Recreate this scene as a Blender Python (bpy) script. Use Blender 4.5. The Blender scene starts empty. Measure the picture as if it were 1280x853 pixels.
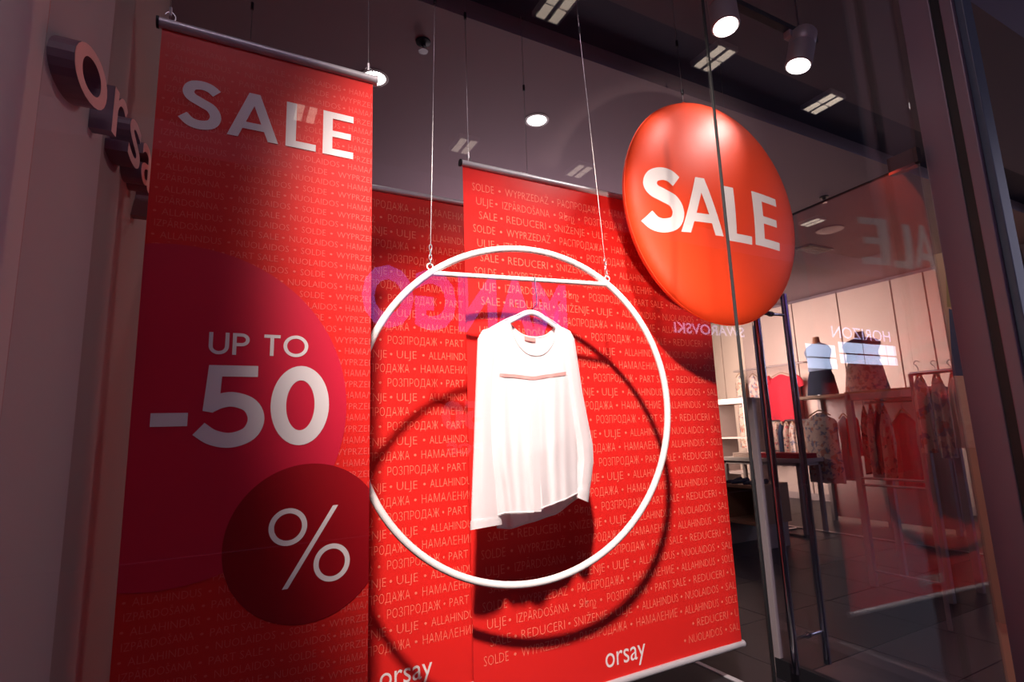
import bpy, bmesh, math, random
import numpy as np
from mathutils import Vector, Matrix
random.seed(7)
S = bpy.context.scene
COL = S.collection
PI = math.pi

# ---------------------------------------------------------------- camera
CAMZ = 1.2
_P = np.array([640.0, 426.5]); _V = np.array([497.0, -3619.0]) - _P; _H = np.array([1930.0, 495.0]) - _P
FPX = math.sqrt(-float(_V @ _H))
def _unit(v): return v / np.linalg.norm(v)
_u = _unit(np.array([_V[0], _V[1], FPX])); _h = _unit(np.array([_H[0], _H[1], FPX])); _g = np.cross(_u, _h)
if _g[2] < 0: _g = -_g
RM = np.array([_h, _g, _u])
def ray(x, y): return RM @ np.array([x - _P[0], y - _P[1], FPX])
def pY(x, y, Y): d = ray(x, y); return Vector(d * (Y / d[1])) + Vector((0, 0, CAMZ))
def pX(x, y, X): d = ray(x, y); return Vector(d * (X / d[0])) + Vector((0, 0, CAMZ))
def pZ(x, y, Z): d = ray(x, y); return Vector(d * ((Z - CAMZ) / d[2])) + Vector((0, 0, CAMZ))
cam_d = bpy.data.cameras.new('camera'); cam = bpy.data.objects.new('camera', cam_d); COL.objects.link(cam)
cam_d.sensor_width = 36; cam_d.lens = FPX / 1280 * 36; cam_d.clip_start = .02
right, up, back = RM @ [1, 0, 0], RM @ [0, -1, 0], RM @ [0, 0, -1]
cam.matrix_world = Matrix(((right[0], up[0], back[0], 0), (right[1], up[1], back[1], 0), (right[2], up[2], back[2], CAMZ), (0, 0, 0, 1)))
S.camera = cam

# ---------------------------------------------------------------- world, exposure, main lights
w = bpy.data.worlds.new('world'); S.world = w; w.use_nodes = True
w.node_tree.nodes['Background'].inputs[0].default_value = (.30, .24, .42, 1)
w.node_tree.nodes['Background'].inputs[1].default_value = .16
vs = S.view_settings; vs.view_transform = 'Standard'; vs.look = 'None'; vs.gamma = 1; vs.exposure = 0; vs.use_curve_mapping = False

def spot(name, loc, target, power, angle, blend=.6, col=(1, .9, .82), radius=.03):
    l = bpy.data.lights.new(name, 'SPOT'); l.energy = power; l.spot_size = math.radians(angle); l.spot_blend = blend
    l.color = col; l.shadow_soft_size = radius
    o = bpy.data.objects.new(name, l); COL.objects.link(o); o.location = loc
    o.rotation_euler = (Vector(target) - Vector(loc)).to_track_quat('-Z', 'Y').to_euler(); return o
def area(name, loc, target, power, sx, sy, col=(1, .9, .82)):
    l = bpy.data.lights.new(name, 'AREA'); l.shape = 'RECTANGLE'; l.size = sx; l.size_y = sy; l.energy = power; l.color = col
    o = bpy.data.objects.new(name, l); COL.objects.link(o); o.location = loc
    o.rotation_euler = (Vector(target) - Vector(loc)).to_track_quat('-Z', 'Y').to_euler(); return o
spot('key_spotlight', (-.16, -.36, 3.29), (1.22, 1.8, 1.02), 1650, 40, .85, (1, .84, .70), radius=.075)
spot('balloon_fill_spot', (.35, -.5, .75), (1.76, 1.55, 2.0), 420, 25, .7, (1, .84, .66), radius=.05)  # added spot without a fixture, warms the balloon from the lower left
spot('track_light_beam', (1.62, 1.25, 2.72), (.95, 1.8, 2.0), 24, 60, .9, radius=.04)
spot('track_light_beam', (2.06, 1.25, 2.72), (.9, 1.6, 1.9), 26, 80, .9, radius=.04)
area('mall_daylight_fill', (6.9, -.25, 2.6), (-.2, 1.2, 1.3), 22, 1.0, 2.2, (.80, .74, 1.0))  # added fill standing in for mall daylight, kept out of the pane reflections
area('mall_front_fill', (-.3, -.9, 4.55), (.9, 1.6, .6), 30, 1.6, .5, (1, .80, .90))  # added soft front fill above and behind the camera, not a fixture
area('shop_ceiling_fill', (2.7, 4.4, 2.0), (2.7, 4.3, 3.2), 30, 2.4, 1.6, (1, .78, .82))  # added upward fill that brightens the shop ceiling, no luminaire there
spot('poster_fill_spot', (2.62, 2.1, 3.0), (2.86, 1.15, 1.5), 90, 60, .6, (1, .85, .7))  # added spot to light the poster, no fixture behind it
spot('rack_fill_spot', (3.0, 2.6, 3.05), (4.5, 2.2, 1.1), 26, 60, .7, (1, .82, .7))  # added spot to lift the dark rack, no fixture behind it
area('shop_ceiling_glow', (5.4, 5.5, 3.1), (8.2, 5.4, 2.3), 230, 1.2, 3.5, (1, .80, .66)).data.spread = math.radians(100)

# ---------------------------------------------------------------- materials
def mat(name, col, rough=.5, metal=0, spec=.5, bump=None, var=None, emit=None, coat=0, sheen=0, trans=0):
    m = bpy.data.materials.new(name); m.use_nodes = True; nt = m.node_tree; b = nt.nodes['Principled BSDF']
    b.inputs['Base Color'].default_value = (*col, 1); b.inputs['Roughness'].default_value = rough
    b.inputs['Metallic'].default_value = metal; b.inputs['Specular IOR Level'].default_value = spec
    b.inputs['Coat Weight'].default_value = coat; b.inputs['Sheen Weight'].default_value = sheen
    if emit: b.inputs['Emission Color'].default_value = (*emit[0], 1); b.inputs['Emission Strength'].default_value = emit[1]
    tc = nt.nodes.new('ShaderNodeTexCoord')
    if var:
        sc, c2 = var; n = nt.nodes.new('ShaderNodeTexNoise'); n.inputs['Scale'].default_value = sc; n.inputs['Detail'].default_value = 5
        mx = nt.nodes.new('ShaderNodeMix'); mx.data_type = 'RGBA'; mx.inputs[6].default_value = (*col, 1); mx.inputs[7].default_value = (*c2, 1)
        nt.links.new(tc.outputs['Object'], n.inputs['Vector']); nt.links.new(n.outputs['Fac'], mx.inputs[0]); nt.links.new(mx.outputs[2], b.inputs['Base Color'])
    if bump:
        sc, st = bump; n = nt.nodes.new('ShaderNodeTexNoise'); n.inputs['Scale'].default_value = sc; n.inputs['Detail'].default_value = 4
        bp = nt.nodes.new('ShaderNodeBump'); bp.inputs['Strength'].default_value = st; bp.inputs['Distance'].default_value = .01
        nt.links.new(tc.outputs['Object'], n.inputs['Vector']); nt.links.new(n.outputs['Fac'], bp.inputs['Height']); nt.links.new(bp.outputs[0], b.inputs['Normal'])
    return m
def floral(name, base, cols, scale=9):
    m = mat(name, base, .85); nt = m.node_tree; b = nt.nodes['Principled BSDF']; tc = nt.nodes.new('ShaderNodeTexCoord')
    last = None
    for i, c in enumerate(cols):
        mp = nt.nodes.new('ShaderNodeMapping'); mp.inputs['Location'].default_value = (i * 3.7, i * 1.9, i * 5.1); nt.links.new(tc.outputs['Object'], mp.inputs[0])
        n = nt.nodes.new('ShaderNodeTexNoise'); n.inputs['Scale'].default_value = scale * (1 + .3 * i); n.inputs['Detail'].default_value = 2; nt.links.new(mp.outputs[0], n.inputs['Vector'])
        r = nt.nodes.new('ShaderNodeValToRGB'); r.color_ramp.interpolation = 'LINEAR'; r.color_ramp.elements[0].position = .57; r.color_ramp.elements[1].position = .61
        nt.links.new(n.outputs['Fac'], r.inputs[0])
        mx = nt.nodes.new('ShaderNodeMix'); mx.data_type = 'RGBA'; nt.links.new(r.outputs[0], mx.inputs[0]); mx.inputs[7].default_value = (*c, 1)
        if last: nt.links.new(last, mx.inputs[6])
        else: mx.inputs[6].default_value = (*base, 1)
        last = mx.outputs[2]
    nt.links.new(last, b.inputs['Base Color']); return m
def glass(name, ior=1.5, tint=(.93, .93, .95)):
    m = bpy.data.materials.new(name); m.use_nodes = True; nt = m.node_tree; nt.nodes.clear()
    out = nt.nodes.new('ShaderNodeOutputMaterial'); mix = nt.nodes.new('ShaderNodeMixShader'); tr = nt.nodes.new('ShaderNodeBsdfTransparent'); gl = nt.nodes.new('ShaderNodeBsdfGlossy')
    tr.inputs[0].default_value = (*tint, 1); gl.inputs['Roughness'].default_value = .0
    ge = nt.nodes.new('ShaderNodeNewGeometry'); mr = nt.nodes.new('ShaderNodeMapRange'); mr.inputs[3].default_value = ior; mr.inputs[4].default_value = 1 / ior
    fr = nt.nodes.new('ShaderNodeFresnel'); nt.links.new(ge.outputs['Backfacing'], mr.inputs[0]); nt.links.new(mr.outputs[0], fr.inputs[0])
    nt.links.new(fr.outputs[0], mix.inputs[0]); nt.links.new(tr.outputs[0], mix.inputs[1]); nt.links.new(gl.outputs[0], mix.inputs[2]); nt.links.new(mix.outputs[0], out.inputs[0])
    return m
M = dict(
    red=mat('red_vinyl', (.70, .020, .016), .38, spec=.25, bump=(5, .03)),
    crimson=mat('crimson_print', (.60, .014, .045), .42, spec=.28),
    darkred=mat('dark_red_print', (.28, .003, .008), .42, spec=.28),
    salmon=mat('salmon_print', (.86, .18, .12), .45, spec=.3),
    faint=mat('faint_salmon_print', (.78, .10, .085), .45, spec=.3),
    white=mat('white_print', (.80, .74, .74), .5, spec=.3),
    alu=mat('brushed_aluminium', (.60, .58, .62), .38, .35, bump=(60, .05)),
    chrome=mat('polished_steel', (.50, .50, .54), .12, 1),
    steel=mat('brushed_steel', (.42, .40, .42), .3, 1),
    whitepaint=mat('white_enamel', (.82, .79, .78), .3, bump=(90, .04)),
    wire=mat('steel_wire', (.45, .42, .42), .3, 1),
    black=mat('black_plastic', (.012, .012, .015), .45),
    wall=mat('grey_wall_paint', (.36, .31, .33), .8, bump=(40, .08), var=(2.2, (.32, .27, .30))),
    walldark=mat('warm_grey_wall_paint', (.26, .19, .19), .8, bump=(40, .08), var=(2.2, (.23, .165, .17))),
    letter=mat('pale_pink_letter_acrylic', (.62, .40, .38), .4),
    letterside=mat('plum_letter_side', (.20, .11, .14), .5),
    ceil=mat('plum_grey_ceiling_paint', (.30, .21, .24), .7, bump=(25, .08)),
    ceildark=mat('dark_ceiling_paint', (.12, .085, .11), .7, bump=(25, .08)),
    slot=mat('navy_ceiling_slot_paint', (.045, .04, .075), .75, bump=(25, .08)),
    panel=mat('cream_wall_panel', (.66, .50, .42), .6, bump=(12, .04), var=(1.3, (.60, .45, .38))),
    bulk=mat('mauve_bulkhead_paint', (.20, .14, .16), .7, bump=(12, .05)),
    tiled=mat('dark_slate_tile', (.013, .010, .015), .4, spec=.3, bump=(9, .12), var=(4, (.028, .022, .028))),
    tilel=mat('grey_stone_tile', (.05, .04, .055), .35, bump=(9, .1), var=(5, (.04, .033, .045))),
    grout=mat('dark_grout', (.012, .011, .014), .8, bump=(50, .1)),
    wood=mat('light_oak', (.42, .25, .15), .5, bump=(30, .1), var=(7, (.33, .19, .11))),
    greige=mat('taupe_metal_paint', (.40, .31, .29), .45, bump=(40, .04)),
    table=mat('white_laminate', (.60, .52, .48), .4, bump=(40, .03)),
    blouse=mat('white_chiffon', (.88, .84, .86), .75, sheen=.3, bump=(220, .10)),
    pink=mat('pink_ribbon_trim', (.60, .27, .25), .7, bump=(150, .1)),
    label=mat('salmon_woven_label', (.75, .28, .25), .7, bump=(200, .1)),
    frame=mat('plum_anodised_frame', (.17, .12, .16), .45, .2, bump=(40, .03)),
    gasket=mat('black_gasket', (.004, .004, .006), .6, bump=(60, .05)),
    blueframe=mat('slate_blue_frame', (.055, .07, .12), .5, 0, bump=(40, .03)),
    cloth_red=mat('red_cloth', (.55, .012, .03), .8, bump=(30, .3)),
    cloth_navy=mat('navy_cloth', (.012, .018, .045), .8, bump=(30, .3)),
    cloth_rust=mat('rust_scarf_cloth', (.35, .12, .06), .8, bump=(30, .4)),
    cloth_grey=mat('lilac_grey_cloth', (.30, .26, .30), .8, bump=(30, .3)),
    cloth_cream=mat('cream_cloth', (.58, .43, .36), .85, bump=(30, .3)),
    cloth_reflect_blue=mat('reflection_blue_cloth', (.35, .42, .58), .8, bump=(30, .3)),  # bluish window reflection put into the cloth colour of the torso
    fl1=floral('beige_floral_cloth', (.62, .46, .38), [(.46, .17, .13), (.27, .23, .26), (.42, .29, .22)], 13),
    fl2=floral('cream_floral_cloth', (.66, .52, .44), [(.50, .22, .16), (.24, .23, .30)], 17),
    fl3=floral('dark_floral_cloth', (.48, .33, .26), [(.05, .035, .05), (.45, .10, .10)], 16),
    lamp=mat('lamp_glow', (1, 1, 1), .5, emit=((1, .95, .88), 14)),
    lamp_dim=mat('troffer_tube_glow', (1, 1, 1), .5, emit=((1, .80, .62), 2.8)),
    purple=mat('purple_sign_glow', (.3, .1, .4), .5, emit=((.42, .20, .95), 2.4)),
    bluesign=mat('blue_white_sign_glow', (.3, .3, .6), .5, emit=((.62, .62, 1.0), 3.4)),
    daylight=mat('daylight_pane', (.5, .6, .8), .2, emit=((.60, .72, 1.0), 5.0)),
    greenpane=mat('garden_view_pane', (.3, .4, .3), .2, emit=((.35, .50, .42), 1.4)),
    poster=mat('poster_cream_print', (.52, .37, .27), .5, var=(6, (.46, .32, .24))),
    ochre=mat('poster_ochre_print', (.34, .28, .13), .5, var=(6, (.26, .24, .12))),
    skin=mat('printed_skin_tone', (.62, .24, .11), .55), hair=mat('printed_dark_hair', (.06, .03, .02), .6),
    denim=mat('printed_denim', (.05, .09, .20), .6, var=(30, (.03, .05, .13))),
    cream=mat('cream_edge_light', (.80, .58, .42), .45), mallwall=mat('mall_wall_paint', (.06, .05, .07), .8, bump=(8, .1)),
    glass=glass('shop_window_glass', 1.52), doorglass=glass('door_glass', 1.75, (.90, .88, .92)),
    balloon=mat('red_balloon_vinyl', (.82, .055, .008), .54, spec=.5),
    bulbhouse=mat('grey_track_housing', (.34, .29, .31), .4, .2, bump=(50, .03)),
)

def see_through(m, fac, col):      # thin cloth lets part of the light through
    nt = m.node_tree; b = nt.nodes['Principled BSDF']; out = nt.nodes['Material Output']
    tl = nt.nodes.new('ShaderNodeBsdfTranslucent'); tl.inputs[0].default_value = (*col, 1); mx = nt.nodes.new('ShaderNodeMixShader'); mx.inputs[0].default_value = fac
    nt.links.new(b.outputs[0], mx.inputs[1]); nt.links.new(tl.outputs[0], mx.inputs[2]); nt.links.new(mx.outputs[0], out.inputs[0])
see_through(M['blouse'], .35, (.9, .84, .82))
# ---------------------------------------------------------------- builders
def link(name, me, m, parent=None):
    o = bpy.data.objects.new(name, me); COL.objects.link(o)
    for mm in (m if isinstance(m, (list, tuple)) else [m]): me.materials.append(mm)
    if parent is not None:
        o.parent = parent; bpy.context.view_layer.update(); o.matrix_parent_inverse = parent.matrix_world.inverted()
    return o
def thing(name, label, cat, loc=(0, 0, 0), group=None):
    o = bpy.data.objects.new(name, None); COL.objects.link(o); o.location = loc; o.empty_display_size = .05
    o['label'] = label; o['category'] = cat
    if group: o['group'] = group
    return o
def tag(o, label, cat, group=None):
    o['label'] = label; o['category'] = cat
    if group: o['group'] = group
    return o
def struct(o): o['kind'] = 'structure'; return o
class MB:
    def __init__(s): s.v = []; s.f = []; s.smooth = []
    def add(s, vs_, fs, smooth=False):
        n = len(s.v); s.v += [tuple(v) for v in vs_]; s.f += [tuple(i + n for i in f) for f in fs]; s.smooth += [smooth] * len(fs); return s
    def box(s, x0, x1, y0, y1, z0, z1, bev=0):
        if bev <= 0:
            v = [(x, y, z) for x in (x0, x1) for y in (y0, y1) for z in (z0, z1)]
            return s.add(v, [(0, 1, 3, 2), (4, 6, 7, 5), (0, 4, 5, 1), (2, 3, 7, 6), (0, 2, 6, 4), (1, 5, 7, 3)])
        bm = bmesh.new(); bmesh.ops.create_cube(bm, size=1)
        bmesh.ops.scale(bm, vec=(x1 - x0, y1 - y0, z1 - z0), verts=bm.verts); bmesh.ops.translate(bm, vec=((x0 + x1) / 2, (y0 + y1) / 2, (z0 + z1) / 2), verts=bm.verts)
        bmesh.ops.bevel(bm, geom=bm.edges[:], offset=bev, segments=2, affect='EDGES', profile=.5)
        s.bm(bm); return s
    def bm(s, bm, smooth=False):
        bm.verts.ensure_lookup_table(); s.add([v.co[:] for v in bm.verts], [[v.index for v in f.verts] for f in bm.faces], smooth) if not bm.verts.index_update() else 0
        bm.free(); return s
    def tube(s, pts, r, n=10, closed=False, flat=1.0, caps=True):
        pts = [Vector(p) for p in pts]; N = len(pts); rr = r if isinstance(r, (list, tuple)) else [r] * N
        v = []; prev = None
        for i, p in enumerate(pts):
            a = pts[(i - 1) % N] if (closed or i > 0) else p; b = pts[(i + 1) % N] if (closed or i < N - 1) else p
            t = (b - a).normalized()
            if prev is None:
                ref = Vector((0, 0, 1)) if abs(t.z) < .9 else Vector((0, 1, 0)); nrm = (ref - t * ref.dot(t)).normalized()
            else: nrm = (prev - t * prev.dot(t)).normalized()
            prev = nrm; bi = t.cross(nrm)
            for k in range(n):
                an = 2 * PI * k / n; v.append(p + nrm * (math.cos(an) * rr[i]) + bi * (math.sin(an) * rr[i] * flat))
        f = []
        for i in range(N if closed else N - 1):
            j = (i + 1) % N
            for k in range(n): f.append((i * n + k, i * n + (k + 1) % n, j * n + (k + 1) % n, j * n + k))
        if not closed and caps: f.append(tuple(range(n - 1, -1, -1))); f.append(tuple((N - 1) * n + k for k in range(n)))
        return s.add(v, f, True)
    def lathe(s, prof, center, axis=(0, 0, 1), n=24, caps=True):
        q = Vector((0, 0, 1)).rotation_difference(Vector(axis)); c = Vector(center); v = []
        for r, h in prof:
            for k in range(n): an = 2 * PI * k / n; v.append(c + q @ Vector((r * math.cos(an), r * math.sin(an), h)))
        f = [(i * n + k, i * n + (k + 1) % n, (i + 1) * n + (k + 1) % n, (i + 1) * n + k) for i in range(len(prof) - 1) for k in range(n)]
        if caps: f.append(tuple(range(n - 1, -1, -1))); f.append(tuple((len(prof) - 1) * n + k for k in range(n)))
        return s.add(v, f, True)
    def build(s, name, m, parent=None):
        me = bpy.data.meshes.new(name); me.from_pydata(s.v, [], s.f); me.polygons.foreach_set('use_smooth', s.smooth)
        me.update(); o = link(name, me, m, parent)
        if any(s.smooth):
            try: me.set_sharp_from_angle(angle=math.radians(40))
            except Exception: pass
        return o

# ---- lettering: stroke glyphs in a box of cap height 1
def crom(P, k=6):
    P = [Vector(p) for p in P]; Q = [P[0] * 2 - P[1]] + P + [P[-1] * 2 - P[-2]]; out = []
    for i in range(1, len(Q) - 2):
        for j in range(k):
            t = j / k; a, b, c, d = Q[i - 1:i + 3]
            out.append(.5 * ((2 * b) + (c - a) * t + (2 * a - 5 * b + 4 * c - d) * t * t + (3 * b - a - 3 * c + d) * t ** 3))
    return out + [P[-1]]
def ribbon(P, wd, closed=False):
    P = [Vector(p) for p in P]; N = len(P); out = []
    side = []
    for i in range(N):
        a = P[(i - 1) % N] if (closed or i) else P[i]; b = P[(i + 1) % N] if (closed or i < N - 1) else P[i]
        t = (b - a).normalized(); n = Vector((-t.y, t.x)) * wd / 2; side.append((P[i] + n, P[i] - n))
    for i in range(N if closed else N - 1):
        j = (i + 1) % N; out.append([side[i][0], side[j][0], side[j][1], side[i][1]])
    return out
def rect(x0, y0, x1, y1): return [Vector((x0, y0)), Vector((x0, y1)), Vector((x1, y1)), Vector((x1, y0))]
def oval(cx, cy, rx, ry, wd, n=40):
    o = []
    for i in range(n):
        a, b = 2 * PI * i / n, 2 * PI * (i + 1) / n
        o.append([Vector((cx + (rx) * math.cos(q), cy + (ry) * math.sin(q))) if e else Vector((cx + (rx - wd) * math.cos(q), cy + (ry - wd) * math.sin(q))) for q, e in ((a, 1), (b, 1), (b, 0), (a, 0))])
    return o
def arc(cx, cy, r, a0, a1, n=12, ry=None): return [Vector((cx + r * math.cos(math.radians(a0 + (a1 - a0) * i / n)), cy + (ry or r) * math.sin(math.radians(a0 + (a1 - a0) * i / n)))) for i in range(n + 1)]
def glyph(c, t=.165):
    V = lambda *p: [Vector(q) for q in p]
    if c == 'S': return ribbon(crom([(.575, .80), (.47, .885), (.33, .917), (.18, .875), (.12, .755), (.17, .64), (.33, .555), (.50, .465), (.575, .30), (.51, .14), (.33, .083), (.17, .12), (.05, .235)], 5), t), .64
    if c == 'A': return [V((0, 0), (.185, 0), (.535, 1), (.345, 1)), V((.88, 0), (.695, 0), (.345, 1), (.535, 1)), V((.22, .20), (.66, .20), (.61, .35), (.27, .35))], .88
    if c == 'L': return [rect(0, 0, t, 1), rect(0, 0, .56, .15)], .56
    if c == 'E': return [rect(0, 0, t, 1), rect(0, 0, .60, .15), rect(0, .43, .55, .57), rect(0, .85, .60, 1)], .60
    if c == 'U': return ribbon([Vector((t / 2, 1))] + arc(.38, .38, .38 - t / 2, 180, 360, 14, .38 - t / 2) + [Vector((.76 - t / 2, 1))], t), .76
    if c == 'P': return [rect(0, 0, t, 1)] + ribbon([Vector((.1, 1 - t / 2))] + arc(.34, .70, .24, 90, -90, 12, .30 - t / 2) + [Vector((.1, .40 + t / 2))], t), .66
    if c == 'T': return [rect(.25, 0, .25 + t, 1), rect(0, .85, .66, 1)], .66
    if c == 'O': return oval(.52, .5, .52, .52, t), 1.04
    if c == '5': return [rect(.10, .86, .62, 1), V((.10, 1), (.245, 1), (.225, .52), (.165, .415), (.060, .44))] + ribbon(crom([(.12, .50), (.24, .56), (.38, .575), (.55, .50), (.62, .33), (.55, .155), (.36, .078), (.17, .12), (.03, .225)], 5), t), .72
    if c == '0': return oval(.37, .5, .37, .515, t), .74
    if c == '-': return [rect(0, .30, .36, .45)], .36
    if c == ' ': return [], .30
def word(s, t=.165, gap=.10):
    out = []; x = 0
    for c in s:
        g, wd = glyph(c, t); out += [[Vector((p.x + x, p.y)) for p in q] for q in g]; x += wd + gap
    return out, x - gap
def flat_print(name, polys, fn, m, parent, cuts=0):
    bm = bmesh.new()
    for q in polys: bm.faces.new([bm.verts.new((p.x, p.y, 0)) for p in q])
    if cuts: bmesh.ops.subdivide_edges(bm, edges=bm.edges[:], cuts=cuts, use_grid_fill=True)
    mb = MB(); bm.verts.index_update(); mb.add([fn(v.co.x, v.co.y) for v in bm.verts], [[v.index for v in f.verts] for f in bm.faces]); bm.free()
    return mb.build(name, m, parent)
_fc = {}
def font_geo(body, off=0.0, res=3):
    k = (body, off, res)
    if k not in _fc:
        c = bpy.data.curves.new('t', 'FONT'); c.body = body; c.offset = off; c.resolution_u = res; c.size = 1
        o = bpy.data.objects.new('t', c); COL.objects.link(o); dg = bpy.context.evaluated_depsgraph_get()
        me = bpy.data.meshes.new_from_object(o.evaluated_get(dg))
        _fc[k] = (np.array([v.co[:2] for v in me.vertices]) if len(me.vertices) else np.zeros((0, 2)), [tuple(p.vertices) for p in me.polygons])
        bpy.data.objects.remove(o); bpy.data.curves.remove(c); bpy.data.meshes.remove(me)
    return _fc[k]
def print_rows(name, rows, x1, fn, m, parent):
    """rows: (text, x, z, size_x, size_z, offset); clipped at x1"""
    bm = bmesh.new()
    for body, x, z, sx, sz, off in rows:
        v, f = font_geo(body, off, 2); vv = [bm.verts.new((x + a * sx, z + b * sz, 0)) for a, b in v]
        for q in f:
            try: bm.faces.new([vv[i] for i in q])
            except ValueError: pass
    bmesh.ops.bisect_plane(bm, geom=bm.verts[:] + bm.edges[:] + bm.faces[:], plane_co=(x1, 0, 0), plane_no=(1, 0, 0), clear_outer=True)
    mb = MB(); bm.verts.index_update(); mb.add([fn(v.co.x, v.co.y) for v in bm.verts], [[v.index for v in f.verts] for f in bm.faces]); bm.free()
    return mb.build(name, m, parent)

# ================================================================= STRUCTURE
GY = 1.0      # the shop-window plane
WX = -.27     # face of the left wall
JX = 1.235    # joint between the two window panes
CZ = 3.17     # shop ceiling
CR, CYC = 3.1, 1.70      # the left wall is a shallow convex curve in plan
XC = -.230 - math.sqrt(CR * CR - (1.10 - CYC) ** 2)
def face_x(y): return XC + math.sqrt(CR * CR - (y - CYC) ** 2)      # where the letter faces lie
LDEP = .036
def curved_wall(y0, y1, z1, m, back=0.0, n=24):
    mb = MB(); v = []
    for i in range(n + 1):
        y = y0 + (y1 - y0) * i / n; x = face_x(y) - LDEP - back
        v += [(x, y, 0), (x, y, z1), (x - .3, y, 0), (x - .3, y, z1)]
    f = []
    for i in range(n):
        a = i * 4; b = a + 4; f += [(a, b, b + 1, a + 1), (a + 2, a + 3, b + 3, b + 2), (a + 1, b + 1, b + 3, a + 3)]
    f += [(0, 1, 3, 2), (n * 4, n * 4 + 2, n * 4 + 3, n * 4 + 1)]
    return struct(mb.add(v, f, True).build('wall_left', m))
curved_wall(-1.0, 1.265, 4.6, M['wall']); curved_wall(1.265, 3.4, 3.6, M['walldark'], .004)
struct(MB().box(-.9, -.62, 3.4, 9.2, 0, 3.6).build('wall_left', M['walldark']))
struct(MB().box(-.9, 9.0, 9.0, 9.2, 0, 3.6).build('wall_back', M['bulk']))
# ceilings: the display ceiling in front, a dark recessed slot, the shop ceiling behind
struct(MB().box(WX, 9, GY - .02, 1.735, CZ, CZ + .1).build('ceiling', M['ceildark']))
struct(MB().box(WX, 9, 1.735, 2.115, CZ + .10, CZ + .2).build('ceiling', M['slot']))
struct(MB().box(-.62, 9, 2.115, 9.1, CZ, CZ + .1).build('ceiling', M['ceil']))
struct(MB().box(WX, 9, 1.69, 1.735, CZ + .1, CZ + .2).build('trim_1', M['slot']))
struct(MB().box(WX, 9, 2.115, 2.16, CZ + .1, CZ + .2).build('trim_2', M['slot']))
# mall behind the camera (seen in the glass)
struct(MB().box(-2, 12, -4.4, GY - .03, 4.62, 4.7).build('ceiling', M['mallwall']))
struct(MB().box(-9, 22, -5.25, -5.12, 0, 4.62).build('wall_front', M['mallwall']))
struct(MB().box(WX, 9, GY - .02, GY + .04, CZ + .1, 4.62).build('wall_front', M['ceildark']))
# floors: tiles are pieces of their own
fl = struct(MB().box(-.62, 9, GY, 9.0, -.06, -.008).build('floor', M['grout']))
fm = struct(MB().box(-9, 22, -5.1, GY, -.06, -.008).build('floor', M['tilel']))
def tiles(parent, x0, x1, y0, y1, sx, sy, m):
    me = None; nx = int(round((x1 - x0) / sx)); ny = int(round((y1 - y0) / sy))
    for i in range(nx):
        for j in range(ny):
            if me is None:
                o = MB().box(-sx / 2 + .002, sx / 2 - .002, -sy / 2 + .002, sy / 2 - .002, -.010, 0, .0015).build('tile', m); me = o.data
            else: o = bpy.data.objects.new('tile', me); COL.objects.link(o)
            o.location = (x0 + sx * (i + .5), y0 + sy * (j + .5), random.uniform(-.0006, .0006)); o.parent = parent
tiles(fl, 1.3, 4.9, 1.05, 1.89, .6, .42, M['tilel'])
tiles(fl, 1.3, 8.5, 1.89, 7.89, .6, .6, M['tiled'])

# ---- window panes
def pane(name, x0, x1, y, z0, z1, m, struct_=True):
    o = MB().box(x0, x1, y - .002, y + .002, z0, z1).build(name, m)
    return struct(o)
pane('window_1', WX, JX - .003, GY, .02, 4.55, M['glass'])
pane('window_2', JX + .003, 2.385, GY, .02, 4.55, M['glass'])
struct(MB().box(JX - .0032, JX + .0032, GY - .003, GY + .003, .02, 4.55).build('trim_3', M['gasket']))
struct(MB().box(WX, 2.385, GY - .02, GY + .03, 0, .03).build('trim_4', M['alu']))
# right jamb: three vertical members
fr = MB(); fr.box(2.40, 2.52, .885, .985, 0, 4.6, .004); struct(fr.build('trim_5', M['frame']))
struct(MB().box(2.405, 2.52, .855, .885, 0, 4.6).build('trim_6', M['gasket']))
struct(MB().box(2.40, 2.50, .815, .855, 0, 4.6, .004).build('trim_7', M['frame']))
struct(MB().box(2.42, 2.50, .79, .815, 0, 4.6, .003).build('trim_8', M['blueframe']))

# ================================================================= DOOR (open, turned inwards)
dr = thing('glass_door', 'tall frameless glass door standing open inwards, with a grey edge stile and long steel pulls', 'door', (2.4, 1.0, 0))
th = math.radians(-3.0)
def dxy(s, off): return (2.37 + s * math.sin(-th) + off * math.cos(th), 1.0 + s * math.cos(th) + off * math.sin(th))
def dbox(mb, s0, s1, o0, o1, z0, z1):
    v = [(*dxy(s, o), z) for s in (s0, s1) for o in (o0, o1) for z in (z0, z1)]
    return mb.add(v, [(0, 1, 3, 2), (4, 6, 7, 5), (0, 4, 5, 1), (2, 3, 7, 6), (0, 2, 6, 4), (1, 5, 7, 3)])
dbox(MB(), .0, .93, -.005, .005, .02, 2.19).build('glass_pane', M['doorglass'], dr)
dbox(MB(), .0, .93, -.006, .006, 2.19, 2.196).build('top_edge', M['gasket'], dr)
st = dbox(MB(), .905, .935, -.012, .012, .02, 1.335).build('edge_stile', M['bulbhouse'], dr); st['label'] = 'brushed grey stile on the free edge of the glass'
dbox(MB(), .0, .93, -.015, .015, .0, .09).build('bottom_rail', M['gasket'], dr)
dbox(MB(), -.01, .10, -.014, .014, 2.19, 2.25).build('pivot_fitting', M['black'], dr)
dbox(MB(), .0, .10, -.016, .016, 2.178, 2.190).build('pivot_plate', M['chrome'], dr)
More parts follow.
